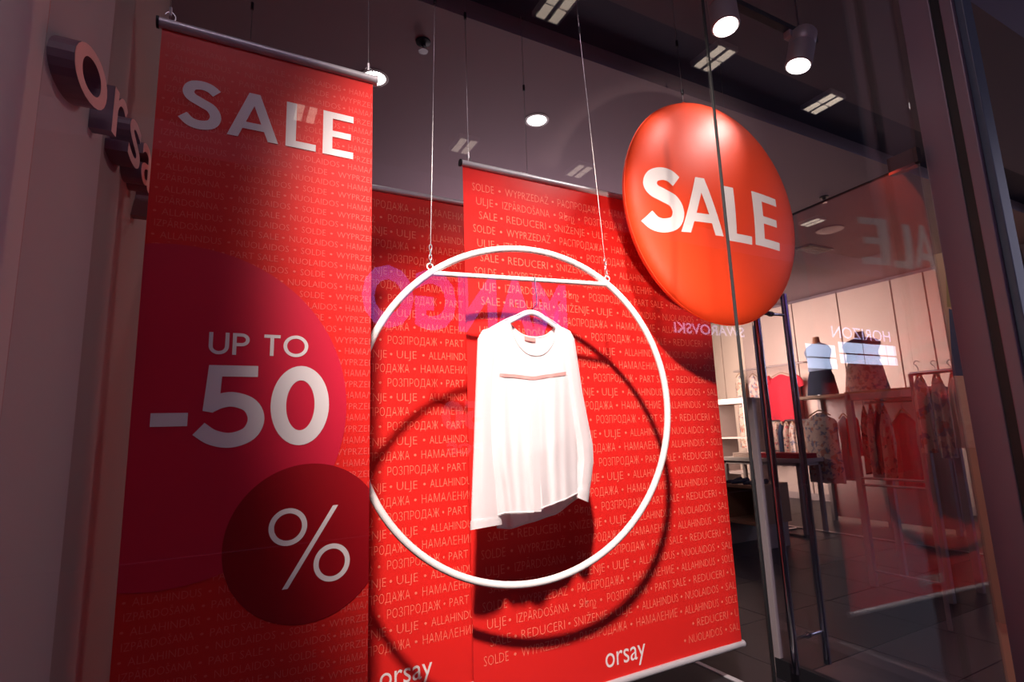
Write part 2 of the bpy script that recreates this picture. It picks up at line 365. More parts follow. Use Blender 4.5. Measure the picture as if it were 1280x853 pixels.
for off, top in ((-.10, 1.84), (.11, 1.85)):
    a = dxy(.745, off)
    h = None if 0 else MB().tube([(a[0], a[1], .10), (a[0], a[1], top)], .0165, 16).build('pull_handle', M['chrome'], dr)
    for z in (.24, 1.74):
        b = dxy(.745, math.copysign(.006, off)); c = dxy(.745, off * .88)
        MB().tube([(b[0], b[1], z), (b[0] * .75 + c[0] * .25, b[1] * .75 + c[1] * .25, z), (c[0], c[1], z)], [.014, .008, .008], 10).build('standoff', M['chrome'], h)

# ================================================================= DISPLAY PLATFORM
pf = thing('display_platform', 'low black display platform under the red banners, with an aluminium front edge', 'platform', (.8, 1.6, 0))
MB().box(WX + .06, 2.02, GY + .06, 2.9, 0, .10, .004).build('deck', M['black'], pf)
MB().box(2.02, 2.045, GY + .06, 2.9, .06, .105, .003).build('edge_trim', M['alu'], pf)

# ================================================================= HANGING BANNERS
def wire_obj(p0, p1, label, top_fit=True, group='suspension wires', hook=True, r=.0011):
    t = thing('suspension_wire', label, 'wire', p0, group)
    MB().tube([p0, p1], r, 6).build('cable', M['wire'], t)
    p0 = Vector(p0); p1 = Vector(p1)
    if hook:
        hk = [(p0.x + .011 * math.cos(a), p0.y, p0.z + .008 + .013 * math.sin(a)) for a in [i * PI / 5 - PI / 2 for i in range(8)]]
        MB().tube(hk, .0016, 6).build('hook', M['steel'], t)
        MB().tube([p0 + (p1 - p0) * .012, p0 + (p1 - p0) * .035], .0035, 8).build('crimp', M['alu'], t)
    if top_fit:
        q = p0 + (p1 - p0) * top_fit if isinstance(top_fit, float) else p0 + (p1 - p0) * .8
        d = (p1 - p0).normalized(); MB().tube([q - d * .014, q + d * .014], .006, 10).build('adjuster', M['black'], t)
    return t
def banner(x0, x1, Y, z0, z1, label, wave=.004):
    t = thing('hanging_banner', label, 'banner', ((x0 + x1) / 2, Y, z0), 'red sale banners in the window')
    ph = Y * 7
    def yy(x, z): return Y + wave * math.sin(3.1 * x / (x1 - x0) * 2 + ph) * (1 - .5 * (z - z0) / (z1 - z0)) * min(1, (z1 - z) * 4)
    nx, nz = 24, 40; v = []; f = []
    for i in range(nx + 1):
        for j in range(nz + 1):
            x = x0 + (x1 - x0) * i / nx; z = z0 + (z1 - z0) * j / nz; v.append((x, yy(x, z), z))
    n = len(v); v += [(a, b + .0012, c) for a, b, c in v]
    idx = lambda i, j: i * (nz + 1) + j
    for i in range(nx):
        for j in range(nz):
            q = (idx(i, j), idx(i + 1, j), idx(i + 1, j + 1), idx(i, j + 1)); f.append(q); f.append(tuple(k + n for k in reversed(q)))
    for i in range(nx):
        for j in (0, nz): f.append((idx(i, j), idx(i + 1, j), idx(i + 1, j) + n, idx(i, j) + n))
    for j in range(nz):
        for i in (0, nx): f.append((idx(i, j), idx(i, j + 1), idx(i, j + 1) + n, idx(i, j) + n))
    MB().add(v, f, True).build('sheet', M['red'], t)
    for z, nm in ((z1 + .008, 'top_tube'), (z0 - .008, 'bottom_tube')):
        o = MB().tube([(x0 - .006, Y, z), (x1 + .006, Y, z)], .013, 14).build(nm, M['alu'], t)
        for x, s in ((x0 - .006, -1), (x1 + .006, 1)): MB().tube([(x, Y, z), (x + s * .006, Y, z)], .0145, 14).build('end_cap', M['black'] if s < 0 else M['alu'], o)
    return t, yy
def fw(body, off): v, _ = font_geo(body, off, 2); return v[:, 0].max() if len(v) else 0
# --- row text: three lines in turn, each word stretched to its own length
RA = [('SALE', .836, .916), ('•', .926, .940), ('REDUCERI', .954, 1.139), ('•', 1.150, 1.164), ('SNIŽENJE', 1.178, 1.334), ('•', 1.343, 1.357), ('ULJE', 1.371, 1.456), ('•', 1.476, 1.490), ('ALLAHINDUS', 1.507, 1.700), ('•', 1.710, 1.724), ('NUOLAIDOS', 1.738, 1.93), ('•', 1.945, 1.959), ('SALE', 1.973, 2.053)]
RB = [('SOLDE', .811, .905), ('•', .922, .936), ('WYPRZEDAŻ', .955, 1.157), ('•', 1.170, 1.184), ('РАСПРОДАЖА', 1.200, 1.425), ('•', 1.439, 1.453), ('НАМАΛЕНИЕ', 1.470, 1.690), ('•', 1.702, 1.716), ('ALLAHINDUS', 1.730, 1.925), ('•', 1.937, 1.951), ('SOLDE', 1.965, 2.06)]
RC = [('ULJE', .825, .900), ('•', .906, .920), ('IZPĀRDOŠANA', .938, 1.160), ('•', 1.176, 1.190), ('Զեղչ', 1.205, 1.285), ('•', 1.300, 1.314), ('РОЗПРОДАЖ', 1.335, 1.545), ('•', 1.555, 1.565), ('PART SALE', 1.579, 1.75), ('•', 1.762, 1.776), ('REDUCERI', 1.790, 1.972), ('•', 1.985, 2.0), ('ULJE', 2.012, 2.09)]
def rows_mr(dx, z0, z1, xr, skip):
    out = []
    k = -4
    zz = .488
    pitch = .0565
    n = int((z1 - zz) / pitch) + 1
    for i in range(-3, n):
        z = zz + i * pitch
        if z < z0 + .02 or z > z1 - .045: continue
        R = (RA, RC, RB)[i % 3]
        for wd, a, b in R:
            if a + dx > xr or skip(a, z): continue
            ln = fw(wd, -.012)
            out.append((wd, a + dx, z, (b - a) / ln, .046, -.012))
    return out
def orsay_logo(parent, x, z, fn):
    v, f = font_geo('orsay', .0, 4); wd = v[:, 0].max()
    mb = MB(); mb.add([fn(x + a / wd * .20, z + b * .105) for a, b in v], f); mb.build('logo_lettering', M['white'], parent)
# right-hand (middle) banner and its twin behind
for nm, x0, x1, Y, dx, zb, zt, lab, sk in (
    ('mr', .775, 2.040, 1.80, 0, .268, 2.222, 'wide red multilingual sale banner directly behind the blouse, its lower edge bar showing', 1.62),
    ('ml', .003, 1.268, 2.10, -.772, .255, 2.20, 'red multilingual sale banner furthest back, between the big percent banner and the blouse', .9)):
    t, yy = banner(x0, x1, Y, zb, zt, lab)
    fn = lambda x, z, yy=yy: (x, yy(x, z) - .0007, z)
    print_rows('small_print', rows_mr(dx, zb, zt, x1, lambda a, z: z < .40 and a < 1.60 if True else 0), x1 - .004, fn, M['salmon'], t)
    orsay_logo(t, 1.309 + dx, .318, lambda x, z, yy=yy: (x, yy(x, z) - .0011, z))
    gpw = 'wires of the multilingual banners'
    hx = (.80, 2.0) if nm == 'mr' else (.03, 1.24)
    for i, xx in enumerate(hx):
        tl = [('thin wire holding the left end of the banner behind the blouse', 'thin wire holding the right end of the banner behind the balloon'), ('thin wire holding the left end of the rearmost banner', 'thin wire near the ceiling downlight, holding the right end of the rearmost banner')][nm == 'ml'][i]
        wire_obj((xx, Y, zt + .022), (xx, Y, CZ + .1 if Y < 2.115 else CZ), tl, .62, gpw)
# big left banner
LX0, LX1, LY = -.170, .333, 1.40
t, yy = banner(LX0, LX1, LY, .20, 2.188, 'red banner nearest the glass, printed SALE and UP TO -50 % over two overlapping circles', .0015)
F = lambda d: (lambda x, z: (x, yy(x, z) - d, z))
rows = []
L1 = [('IZPĀRDOŠANA', -.157, -.030), ('•', -.021, -.012), ('PART SALE', -.002, .104), ('•', .109, .118), ('NUOLAIDOS', .127, .246), ('•', .250, .259), ('НАМАΛЕНИЕ', .267, .385)]
L2 = [('•', -.162, -.153), ('ALLAHINDUS', -.143, -.020), ('•', -.010, -.001), ('NUOLAIDOS', .010, .128), ('•', .137, .146), ('SOLDE', .156, .215), ('•', .224, .233), ('WYPRZEDAŻ', .243, .370)]
for i in range(70):
    z = 2.135 - .0279 * i
    if z < .24: break
    R = (L1, L2)[i % 2]
    for wd, a, b in R: rows.append((wd, a, z - (.014 if 0 else 0), (b - a) / fw(wd, -.010), .0235, -.010))
print_rows('small_print', rows, LX1 - .001, F(.0005), M['faint'], t)
def disc(cx, cz, r, d, m, name):
    mb = MB(); n = 90; prev = None; v = []; f = []
    zs = [cz - r * math.cos(PI * i / n) for i in range(n + 1)]
    for z in zs:
        wd = math.sqrt(max(0, r * r - (z - cz) ** 2)); a = max(LX0 + .0005, cx - wd); b = min(LX1 - .0005, cx + wd)
        for k in range(9): xx = a + (b - a) * k / 8; v.append(F(d)(xx, z))
    for i in range(n):
        for k in range(8): f.append((i * 9 + k, i * 9 + k + 1, i * 9 + k + 10, i * 9 + k + 9))
    return mb.add(v, f).build(name, m, t)
disc(-.10, 1.276, .374, .0010, M['crimson'], 'large_circle')
disc(.192, .965, .178, .0014, M['darkred'], 'small_circle')
def put(s, x0, x1, z0, z1, name, tt=.165, gap=.1):
    wd = word(s, tt, gap)[1]; x = 0
    for c in s:
        g, gw = glyph(c, tt)
        if g: flat_print(name, g, lambda a, b: F(.0019)(x0 + (a + x) / wd * (x1 - x0), z0 + b * (z1 - z0)), M['white'], t)
        x += gw + gap
put('SALE', -.123, .281, 1.943, 2.067, 'letter', .185, .13)
put('UP TO', -.034, .180, 1.399, 1.450, 'letter', .15, .13)
put('5', -.050, .090, 1.190, 1.374, 'digit', .18); put('0', .100, .232, 1.190, 1.374, 'digit', .19)
flat_print('minus_sign', [rect(-.135, 1.238, -.066, 1.267)], F(.0019), M['white'], t)
pc = oval(.147, 1.003, .0415, .0415, .0115) + oval(.246, .912, .0415, .0425, .0115) + [[Vector((.138, .868)), Vector((.150, .868)), Vector((.258, 1.042)), Vector((.246, 1.042))]]
flat_print('percent_sign', pc, F(.0019), M['white'], t)
wire_obj((LX0 + .015, LY, 2.21), (LX0 + .012, LY, CZ), 'thin wire and hook at the left end of the big percent banner, beside the wall', .9, 'wires of the percent banner')
wire_obj((LX1 - .012, LY, 2.21), (LX1 - .02, LY, CZ), 'thin wire and hook at the right end of the big percent banner', .9, 'wires of the percent banner')

# ================================================================= RING
az, rr = -.15, .549
RC0 = Vector((.891, 1.58, 1.271)); ra = Vector((math.cos(az), math.sin(az), 0)); rb = Vector((0, math.sin(-.04), math.cos(.04)))
rg = thing('display_ring', 'large white tubular metal ring hanging in the window around the blouse', 'display ring', RC0 - Vector((0, 0, rr)))
MB().tube([RC0 + ra * (rr * math.cos(a)) + rb * (rr * math.sin(a)) for a in [2 * PI * i / 128 for i in range(128)]], .0115, 14, closed=True).build('hoop', M['whitepaint'], rg)
zb_ = 1.715; hh = (zb_ - RC0.z) / rr; cw = math.sqrt(1 - hh * hh) * rr
BL = RC0 + ra * (-cw) + rb * (rr * hh); BR = RC0 + ra * cw + rb * (rr * hh)
MB().tube([BL, BR], .0085, 12).build('crossbar', M['whitepaint'], rg)
for P in (BL, BR):
    MB().tube([P + Vector((.010 * math.cos(a), 0, .022 + .010 * math.sin(a))) for a in [2 * PI * i / 14 for i in range(14)]], .0022, 8, closed=True).build('eyelet', M['whitepaint'], rg)
def chain_wire(P, top, label):
    t = thing('suspension_wire', label, 'wire', P, 'wires of the white ring'); P = Vector(P); top = Vector(top); d = (top - P).normalized()
    for k in range(4):
        c = P + d * (.036 + .017 * k); e = Vector((1, 0, 0)) if k % 2 else Vector((0, 1, 0))
        MB().tube([c + e * (.0045 * math.cos(a)) + d * (.011 * math.sin(a)) for a in [2 * PI * i / 10 for i in range(10)]], .0016, 6, closed=True).build('chain_link', M['steel'], t)
    MB().tube([P + d * .095, top], .0011, 6).build('cable', M['wire'], t)
    q = P + (top - P) * .80; MB().tube([q - d * .014, q + d * .014], .006, 10).build('adjuster', M['black'], t)
chain_wire(BL, pY(545, -75, BL.y + .0), 'thin wire and chain holding the left side of the white ring')
chain_wire(BR, pY(716, -35, BR.y + .0), 'thin wire and chain holding the right side of the white ring')

# ================================================================= BLOUSE AND HANGER
SY = 1.55
def P2(x, y, dy=0): p = pY(x, y, SY + dy); return p
cx_ = P2(664, 372)
hg = thing('clothes_hanger', 'white clothes hanger hooked over the ring crossbar, carrying the blouse', 'hanger', P2(662, 400))
barp = BL + (BR - BL) * ((P2(667, 370).x - BL.x) / (BR.x - BL.x))
hk = [P2(664, 394), P2(664, 388), P2(668, 384), P2(671, 378)]
hk += [Vector((barp.x + .004, barp.y + .0135 * math.cos(a), barp.z + .0125 * math.sin(a))) for a in [PI * (1 + .15) - PI * 1.25 * i / 9 for i in range(10)]]
MB().tube(crom(hk, 3), .0019, 8).build('hook', M['chrome'], hg)
arm = [P2(600, 421), P2(618, 410), P2(637, 402), P2(652, 394), P2(662, 391), P2(672, 393), P2(684, 401), P2(698, 411), P2(711, 420)]
MB().tube(crom(arm, 4), [.006 + .004 * math.sin(PI * i / 32) for i in range(33)], 12, flat=.8).build('arms', M['whitepaint'], hg)
for e in ((606, 414), (708, 414)):
    MB().tube(crom([P2(664, 388, -.006), P2((664 + e[0]) / 2, (388 + e[1]) / 2 - 3, -.01), P2(*e, -.008)], 5), .0014, 6).build('ribbon_loop', M['blouse'], hg)

bl = thing('blouse', 'white long-sleeved chiffon blouse with a pink ribbon trim, hanging inside the ring', 'blouse', P2(664, 655))
NU, NV = 64, 70
def lerp_tab(tab, t):
    for (a, va), (b, vb) in zip(tab, tab[1:]):
        if t <= b: s = (t - a) / (b - a); s = s * s * (3 - 2 * s) * .3 + s * .7; return va + (vb - va) * s
    return tab[-1][1]
LEFT = [(400, 607), (414, 606), (430, 602), (470, 603), (520, 605), (580, 610), (620, 616), (665, 622)]
RIGHT = [(400, 710), (414, 711), (430, 716), (470, 719), (520, 721), (580, 723), (620, 725), (665, 727)]
def top_y(u, front):
    x = 606 + u * 105
    if x < 636: return 415 + (401 - 415) * (x - 606) / 30
    if x > 697: return 405 + (415 - 405) * (x - 697) / 14
    s = (x - 636) / 61; base = 401 + 4 * s
    return base + ((41 if front else 18) * (1 - abs(2 * s - 1) ** 2.4))
def hem_y(u, front):
    f_ = [(0, 647), (.12, 643), (.45, 642), (.62, 634), (.8, 627), (1, 617)]; b_ = [(0, 661), (.15, 662), (.4, 654), (.7, 644), (1, 622)]
    return lerp_tab(f_ if front else b_, u)
def body_pt(u, v, front):
    y = top_y(u, front) + (hem_y(u, front) - top_y(u, front)) * v
    x = lerp_tab(LEFT, y) + (lerp_tab(RIGHT, y) - lerp_tab(LEFT, y)) * u
    th_ = (.018 + .028 * min(1, v * 1.6)) * math.sqrt(max(0, 1 - (2 * u - 1) ** 2))
    fold = (.0045 * math.sin(u * 21 + 1.2 * math.sin(v * 3)) + .003 * math.sin(u * 47 + v * 2.5)) * min(1, v * 1.5 + .1) * min(1, u * 8, (1 - u) * 8)
    if front: fold += .004 * math.exp(-((u - .56) / .02) ** 2) * (v > .18) * -1
    return P2(x, y, (-th_ if front else th_) + fold)
def sheet(front, name, thick=.0016):
    v = [body_pt(i / NU, j / NV, front) for i in range(NU + 1) for j in range(NV + 1)]; n = len(v)
    v += [p + Vector((0, thick, 0)) for p in v]; ix = lambda i, j: i * (NV + 1) + j; f = []
    for i in range(NU):
        for j in range(NV): q = (ix(i, j), ix(i, j + 1), ix(i + 1, j + 1), ix(i + 1, j)); f += [q, tuple(k + n for k in reversed(q))]
    for i in range(NU):
        for j in (0, NV): f.append((ix(i, j), ix(i + 1, j), ix(i + 1, j) + n, ix(i, j) + n))
    for j in range(NV):
        for i in (0, NU): f.append((ix(i, j), ix(i, j + 1), ix(i, j + 1) + n, ix(i, j) + n))
    return MB().add(v, f, True).build(name, M['blouse'], bl)
fr_ = sheet(True, 'front_panel'); bk_ = sheet(False, 'back_panel')
def strip(pts, name, m, par, r=.003, flat=.35): return MB().tube(pts, r, 6, flat=flat).build(name, m, par)
# neckline band, hem bands, placket, ribbon trim, woven label
us = [.285 + .585 * i / 40 for i in range(41)]
strip([body_pt(u, .004, True) + Vector((0, -.001, 0)) for u in us], 'neck_band', M['blouse'], fr_, .0035, .6)
strip([body_pt(u, .004, False) + Vector((0, .001, 0)) for u in us], 'neck_band', M['blouse'], bk_, .0035, .6)
for fb, o_ in ((True, fr_), (False, bk_)): strip([body_pt(i / 40, .992, fb) for i in range(41)], 'hem', M['blouse'], o_, .0026, .8)
def front_at(x, y):
    best = None
    u = (x - lerp_tab(LEFT, y)) / (lerp_tab(RIGHT, y) - lerp_tab(LEFT, y)); u = min(1, max(0, u)); v = (y - top_y(u, True)) / (hem_y(u, True) - top_y(u, True)); return body_pt(u, v, True)
def patch(name, pts_top, pts_bot, m, par, off):
    v = []; f = []; n = len(pts_top)
    for a, b in zip(pts_top, pts_bot): v += [a + Vector((0, -off, 0)), b + Vector((0, -off, 0)), a + Vector((0, -off + .0012, 0)), b + Vector((0, -off + .0012, 0))]
    for i in range(n - 1):
        a = i * 4; b = a + 4; f += [(a, a + 1, b + 1, b), (a + 2, b + 2, b + 3, a + 3), (a, b, b + 2, a + 2), (a + 1, a + 3, b + 3, b + 1)]
    f += [(0, 2, 3, 1), ((n - 1) * 4, (n - 1) * 4 + 1, (n - 1) * 4 + 3, (n - 1) * 4 + 2)]
    o = MB().add(v, f, True).build(name, m, par); return o
xs = [624 + 83 * i / 30 for i in range(31)]
ty_ = lambda x: lerp_tab([(624, 467), (640, 468), (666, 471), (685, 468), (707, 465)], x)
o = patch('ribbon_trim', [front_at(x, ty_(x)) for x in xs], [front_at(x, ty_(x) + 4.2) for x in xs], M['pink'], fr_, .0026); o['label'] = 'pale pink ribbon across the chest'
ys = [476 + 164 * i / 40 for i in range(41)]
pxl = lambda y: 661 + (y - 476) * .035
patch('placket', [front_at(pxl(y), y) for y in ys], [front_at(pxl(y) + 9, y) for y in ys], M['blouse'], fr_, .0045)
for k in range(6):
    p = front_at(pxl(495 + 26 * k) + 4.5, 495 + 26 * k); MB().lathe([(.0001, -.0012), (.0032, -.001), (.0034, .001), (.0001, .0014)], p + Vector((0, -.0045, 0)), (0, -1, 0), 10, False).build('button', M['blouse'], fr_)
xs = [655 + 13 * i / 6 for i in range(7)]
lb = lambda x, y: body_pt((x - 606) / 105, 0, False) + Vector((0, -.003, (422 - y) * .0024))
o = patch('woven_label', [lb(x, 424) for x in xs], [lb(x, 429.5) for x in xs], M['label'], bk_, .001); o['label'] = 'small salmon label inside the neck'
def sleeve(name, table, cuff):
    # table: (xl, yl, xr, yr, half depth) cross-sections from the shoulder down
    n = 22; secs = []
    for k in range(len(table) - 1):
        for j in range(6):
            s = j / 6; secs.append([a + (b - a) * s for a, b in zip(table[k], table[k + 1])])
    secs.append(list(table[-1])); v = []
    for si, (xl, yl, xr, yr, hd) in enumerate(secs):
        for k in range(n):
            a = 2 * PI * k / n; c = math.cos(a); s = math.sin(a); tt = (c + 1) / 2
            rip = 1 + .16 * math.sin(3 * a + si * .11) * min(1, si / 10) + .09 * math.sin(7 * a + si * .05)
            v.append(P2(xl + (xr - xl) * tt, yl + (yr - yl) * tt, -s * hd * rip - .004))
    m_ = len(secs); v2 = [p for p in v]; f = [(i * n + k, (i + 1) * n + k, (i + 1) * n + (k + 1) % n, i * n + (k + 1) % n) for i in range(m_ - 1) for k in range(n)]
    f.append(tuple(range(n))); f.append(tuple((m_ - 1) * n + k for k in reversed(range(n))))
    o = MB().add(v2, f, True).build(name, M['blouse'], bl)
    c0 = secs[int(m_ * cuff)]; ring_ = []
    mbc = MB(); vv = []; cs = secs[int(m_ * cuff):]
    for (xl, yl, xr, yr, hd) in cs:
        for k in range(n):
            a = 2 * PI * k / n; tt = (math.cos(a) * 1.04 + 1) / 2; vv.append(P2(xl + (xr - xl) * tt, yl + (yr - yl) * tt, -math.sin(a) * hd * 1.22 - .004))
    ff = [(i * n + k, (i + 1) * n + k, (i + 1) * n + (k + 1) % n, i * n + (k + 1) % n) for i in range(len(cs) - 1) for k in range(n)]
    ff.append(tuple(range(n))); ff.append(tuple((len(cs) - 1) * n + k for k in reversed(range(n))))
    mbc.add(vv, ff, True).build('cuff', M['blouse'], o)
    return o
sleeve('sleeve', [(603, 413, 618, 408, .012), (597, 424, 619, 420, .020), (596, 445, 621, 444, .022), (594, 500, 621, 500, .022), (592, 560, 622, 560, .021), (590, 610, 624, 610, .021), (589, 640, 626, 637, .020), (588.5, 663, 627, 656, .018)], .93)
sleeve('sleeve', [(703, 409, 713, 414, .012), (706, 422, 718, 424, .019), (708, 448, 722, 450, .020), (712, 490, 728, 490, .020), (716, 530, 735, 526, .019), (720, 553, 741, 556, .018), (722, 575, 742, 577, .017), (720, 598, 739, 602, .016), (721, 622, 735, 628, .014)], .93)

# ================================================================= BALLOON
BC = Vector((1.852, 1.55, 2.110)); BA, BB = .499, .130
bo = thing('round_balloon', 'big red lens-shaped balloon printed SALE, hanging at the right of the banners', 'balloon', BC - Vector((0, 0, BA)))
v = []; f = []; nu, nv = 64, 48
for j in range(nv + 1):
    ph = PI * j / nv
    for i in range(nu):
        a = 2 * PI * i / nu; s = math.sin(ph)
        v.append((BC.x + BA * s * math.cos(a), BC.y - BB * math.cos(ph), BC.z + BA * s * math.sin(a)))
for j in range(nv):
    for i in range(nu): f.append((j * nu + i, j * nu + (i + 1) % nu, (j + 1) * nu + (i + 1) % nu, (j + 1) * nu + i))
MB().add(v, f, True).build('skin', M['balloon'], bo)
p, wd = word('SALE', .17, .12)
def onb(x, z, d=.0015):
    q = max(0, 1 - ((x - BC.x) / BA) ** 2 - ((z - BC.z) / BA) ** 2); return (x, BC.y - BB * math.sqrt(q) - d, z)
for c, xa, xb, za, zb_2 in (('S', 1.262, 1.396, 1.872, 2.100), ('A', 1.392, 1.575, 1.872, 2.082), ('L', 1.590, 1.724, 1.860, 2.068), ('E', 1.744, 1.905, 1.864, 2.076)):
    g, gw = glyph(c, .215); xa, xb, za, zb_2 = 1.107 * xa, 1.107 * xb, 1.2 + 1.107 * (za - 1.2), 1.2 + 1.107 * (zb_2 - 1.2)
    flat_print('letter', g, lambda a, b: onb(xa + a / gw * (xb - xa), za + b * (zb_2 - za)), M['white'], bo, cuts=5)
MB().tube([(BC.x + BA * math.cos(a) * 1.001, BC.y, BC.z + BA * math.sin(a) * 1.001) for a in [2 * PI * i / 96 for i in range(96)]], .0016, 6, closed=True).build('seam', M['balloon'], bo)
MB().lathe([(.012, 0), (.008, .010), (.004, .014)], BC + Vector((-.13, 0, BA - .025)), (-.2, 0, 1), 10).build('hanging_tab', M['balloon'], bo)
MB().lathe([(.012, 0), (.008, .010), (.004, .014)], BC + Vector((.13, 0, BA - .025)), (.2, 0, 1), 10).build('hanging_tab', M['balloon'], bo)
wire_obj((BC.x - .13, BC.y, BC.z + BA - .012), (BC.x - .14, BC.y, CZ), 'hair-thin wire rising from the left shoulder of the balloon', .5, 'wires of the balloon', False, .0008)
wire_obj((BC.x + .13, BC.y, BC.z + BA - .012), (BC.x + .14, BC.y, CZ), 'hair-thin wire rising from the right shoulder of the balloon', .5, 'wires of the balloon', False, .0008)

# ================================================================= WALL LETTERS
def wall_letters():
    adv = [('o', 1.040, .125), ('r', 1.198, .075), ('s', 1.292, .085), ('a', 1.395, .10), ('y', 1.51, .11)]
    for ch, y0, wd in adv:
        v, f = font_geo(ch, .006, 6); v = v.copy(); mn = v[:, 0].min(); mx = v[:, 0].max(); sc = .205
        vv = [(y0 + (a - mn) / (mx - mn) * wd, 1.797 + b * sc) for a, b in v]
        t = thing('wall_letter', 'raised letter %s of the shop name on the left wall' % ch, 'letter', (face_x(y0 + wd / 2) - LDEP, y0 + wd / 2, 1.788), 'raised shop-name letters on the left wall')
        n = len(vv)
        edges = {}
        for q in f:
            for a, b in zip(q, q[1:] + q[:1]): edges[(a, b)] = edges.get((a, b), 0) + 1
        face = MB().add([(face_x(a), a, b) for a, b in vv] + [(face_x(a) - .003, a, b) for a, b in vv], [q for q in f] + [tuple(k + n for k in reversed(q)) for q in f])
        # side walls from boundary edges
        side = []
        bord = [(a, b) for (a, b) in edges if (b, a) not in edges]
        # merge duplicate verts by position
        for a, b in bord: side.append((a, b))
        sv = [(face_x(a) - .0005, a, b) for a, b in vv] + [(face_x(a) - LDEP - .004, a, b) for a, b in vv]
        pos = {}
        def key(i): return (round(vv[i][0], 5), round(vv[i][1], 5))
        cnt = {}
        for a, b in side: k = tuple(sorted((key(a), key(b)))); cnt[k] = cnt.get(k, 0) + 1
        sf = [(a, b, b + n, a + n) for a, b in side if cnt[tuple(sorted((key(a), key(b))))] == 1]
        face.build('face', M['letter'], t); MB().add(sv, sf).build('return', M['letterside'], t)
wall_letters()

# ================================================================= CEILING LIGHTS AND FITTINGS
def downlight(px, py, label):
    p = pZ(px, py, CZ); t = thing('downlight', label, 'ceiling light', (p.x, p.y, CZ), 'round recessed downlights')
    MB().lathe([(.072, 0), (.078, -.004), (.062, -.006), (.060, -.002)], (p.x, p.y, CZ), (0, 0, 1), 32, False).build('trim_ring', M['whitepaint'], t)
    MB().lathe([(.0005, -.0035), (.0605, -.003), (.0605, -.001), (.0005, -.0008)], (p.x, p.y, CZ), (0, 0, 1), 32, False).build('lamp_face', M['lamp'], t)
    l = bpy.data.lights.new('downlight_lamp', 'SPOT'); l.energy = 22; l.spot_size = 2.3; l.spot_blend = 1; l.color = (1, .84, .76); l.shadow_soft_size = .05
    o = bpy.data.objects.new('downlight_lamp', l); COL.objects.link(o); o.location = (p.x, p.y, CZ - .02)
downlight(671, 150, 'round white downlight alone in the middle of the shop ceiling')
downlight(468, 97, 'round white downlight half hidden behind the top corner of the percent banner')
def sprinkler(px, py, Z, label):
    p = pZ(px, py, Z); t = thing('sprinkler_head', label, 'sprinkler', (p.x, p.y, Z))
    MB().lathe([(.038, 0), (.036, -.008), (.014, -.014), (.012, -.03)], (p.x, p.y, Z), n=20).build('escutcheon', M['black'], t)
    MB().lathe([(.004, -.03), (.004, -.05), (.024, -.052), (.024, -.056)], (p.x, p.y, Z), n=16).build('deflector', M['steel'], t)
sprinkler(529, 52, CZ, 'small dark sprinkler on the ceiling beside the ring wire')
sprinkler(1030, 246, CZ, 'small dark sprinkler on the ceiling to the right of the balloon')
p = pZ(1037, 287, CZ); t = thing('ceiling_speaker', 'round grey speaker grille in the shop ceiling right of the balloon', 'speaker', (p.x, p.y, CZ))
MB().lathe([(.13, 0), (.13, -.008), (.11, -.012), (.001, -.012)], (p.x, p.y, CZ), n=28).build('grille', M['bulbhouse'], t)
p = pZ(1017, 311, CZ); t = thing('air_vent', 'small dark rectangular vent in the shop ceiling', 'vent', (p.x, p.y, CZ))
MB().box(p.x - .22, p.x + .22, p.y - .1, p.y + .1, CZ - .012, CZ).build('frame', M['greige'], t)
for k in range(5): MB().box(p.x - .2, p.x + .2, p.y - .085 + .036 * k, p.y - .06 + .036 * k, CZ - .018, CZ - .010).build('slat', M['black'], t)
# track and heads
tr = thing('lighting_track', 'dark ceiling track carrying the two spotlights above the balloon', 'track', (1.9, 1.32, CZ))
a = pZ(905, -35, 2.93); b = pZ(1035, 38, 2.93)
MB().box(.9, 2.36, 1.30, 1.335, 2.93, 2.955, .002).build('rail', M['black'], tr)
for x in (1.1, 2.25): MB().tube([(x, 1.317, 2.955), (x, 1.317, CZ)], .004, 8).build('drop_rod', M['steel'], tr)
def track_head(face, aim, label):
    face = Vector(face); aim = Vector(aim).normalized(); t = thing('track_spotlight', label, 'spotlight', face, 'track spotlights in the window')
    MB().lathe([(.052, .003), (.055, 0), (.055, -.10), (.0535, -.102), (.0535, -.106), (.055, -.108), (.055, -.165), (.045, -.18)], face, aim, 28).build('housing', M['bulbhouse'], t)
    MB().lathe([(.0005, .0038), (.047, .0042), (.047, .002)], face, aim, 28, False).build('lamp_face', M['lamp'], t)
    top = face - aim * .12; j = Vector((top.x, 1.317, 2.93))
    MB().tube([top + Vector((0, .03, .02)), (top + j) / 2 + Vector((0, .02, .01)), j + Vector((0, 0, -.03))], .012, 10).build('yoke', M['bulbhouse'], t)
    MB().box(j.x - .06, j.x + .06, 1.300, 1.334, 2.895, 2.93, .004).build('adapter', M['bulbhouse'], t)
track_head(pY(907, 33, 1.30), (-.1, -.12, -1), 'grey cylindrical track spotlight nearer the black pane joint')
track_head(pY(998, 82, 1.30), (-.28, .1, -1), 'grey cylindrical track spotlight right of the pane joint, tilted to the left')

# ================================================================= SHOP INTERIOR (right)
WR = 8.2
wr = struct(MB().box(WR + .02, WR + .2, 2.0, 9.0, 0, CZ).build('wall_right', M['bulk']))
ze = 3.12
seams = [pX(x, y, WR).y for x, y in ((903, 440), (945, 440), (993, 410), (1050, 400), (1117, 380), (1160, 380), (1185, 380))]
ys_ = [9.0] + seams + [2.6]
for k, (a, b) in enumerate(zip(ys_, ys_[1:])):
    o = MB().box(WR - .012, WR + .018, b + .009, a - .009, .1, ze, .003).build('panel', M['panel']); o.parent = wr
o = MB().box(WR - .02, WR + .02, 2.4, 9.0, 0, .1).build('skirting_board', M['greige']); o.parent = wr
o = MB().box(5.9, 5.95, 2.2, 9.0, 0, .01).build('floor_strip', M['steel']); o.parent = fl

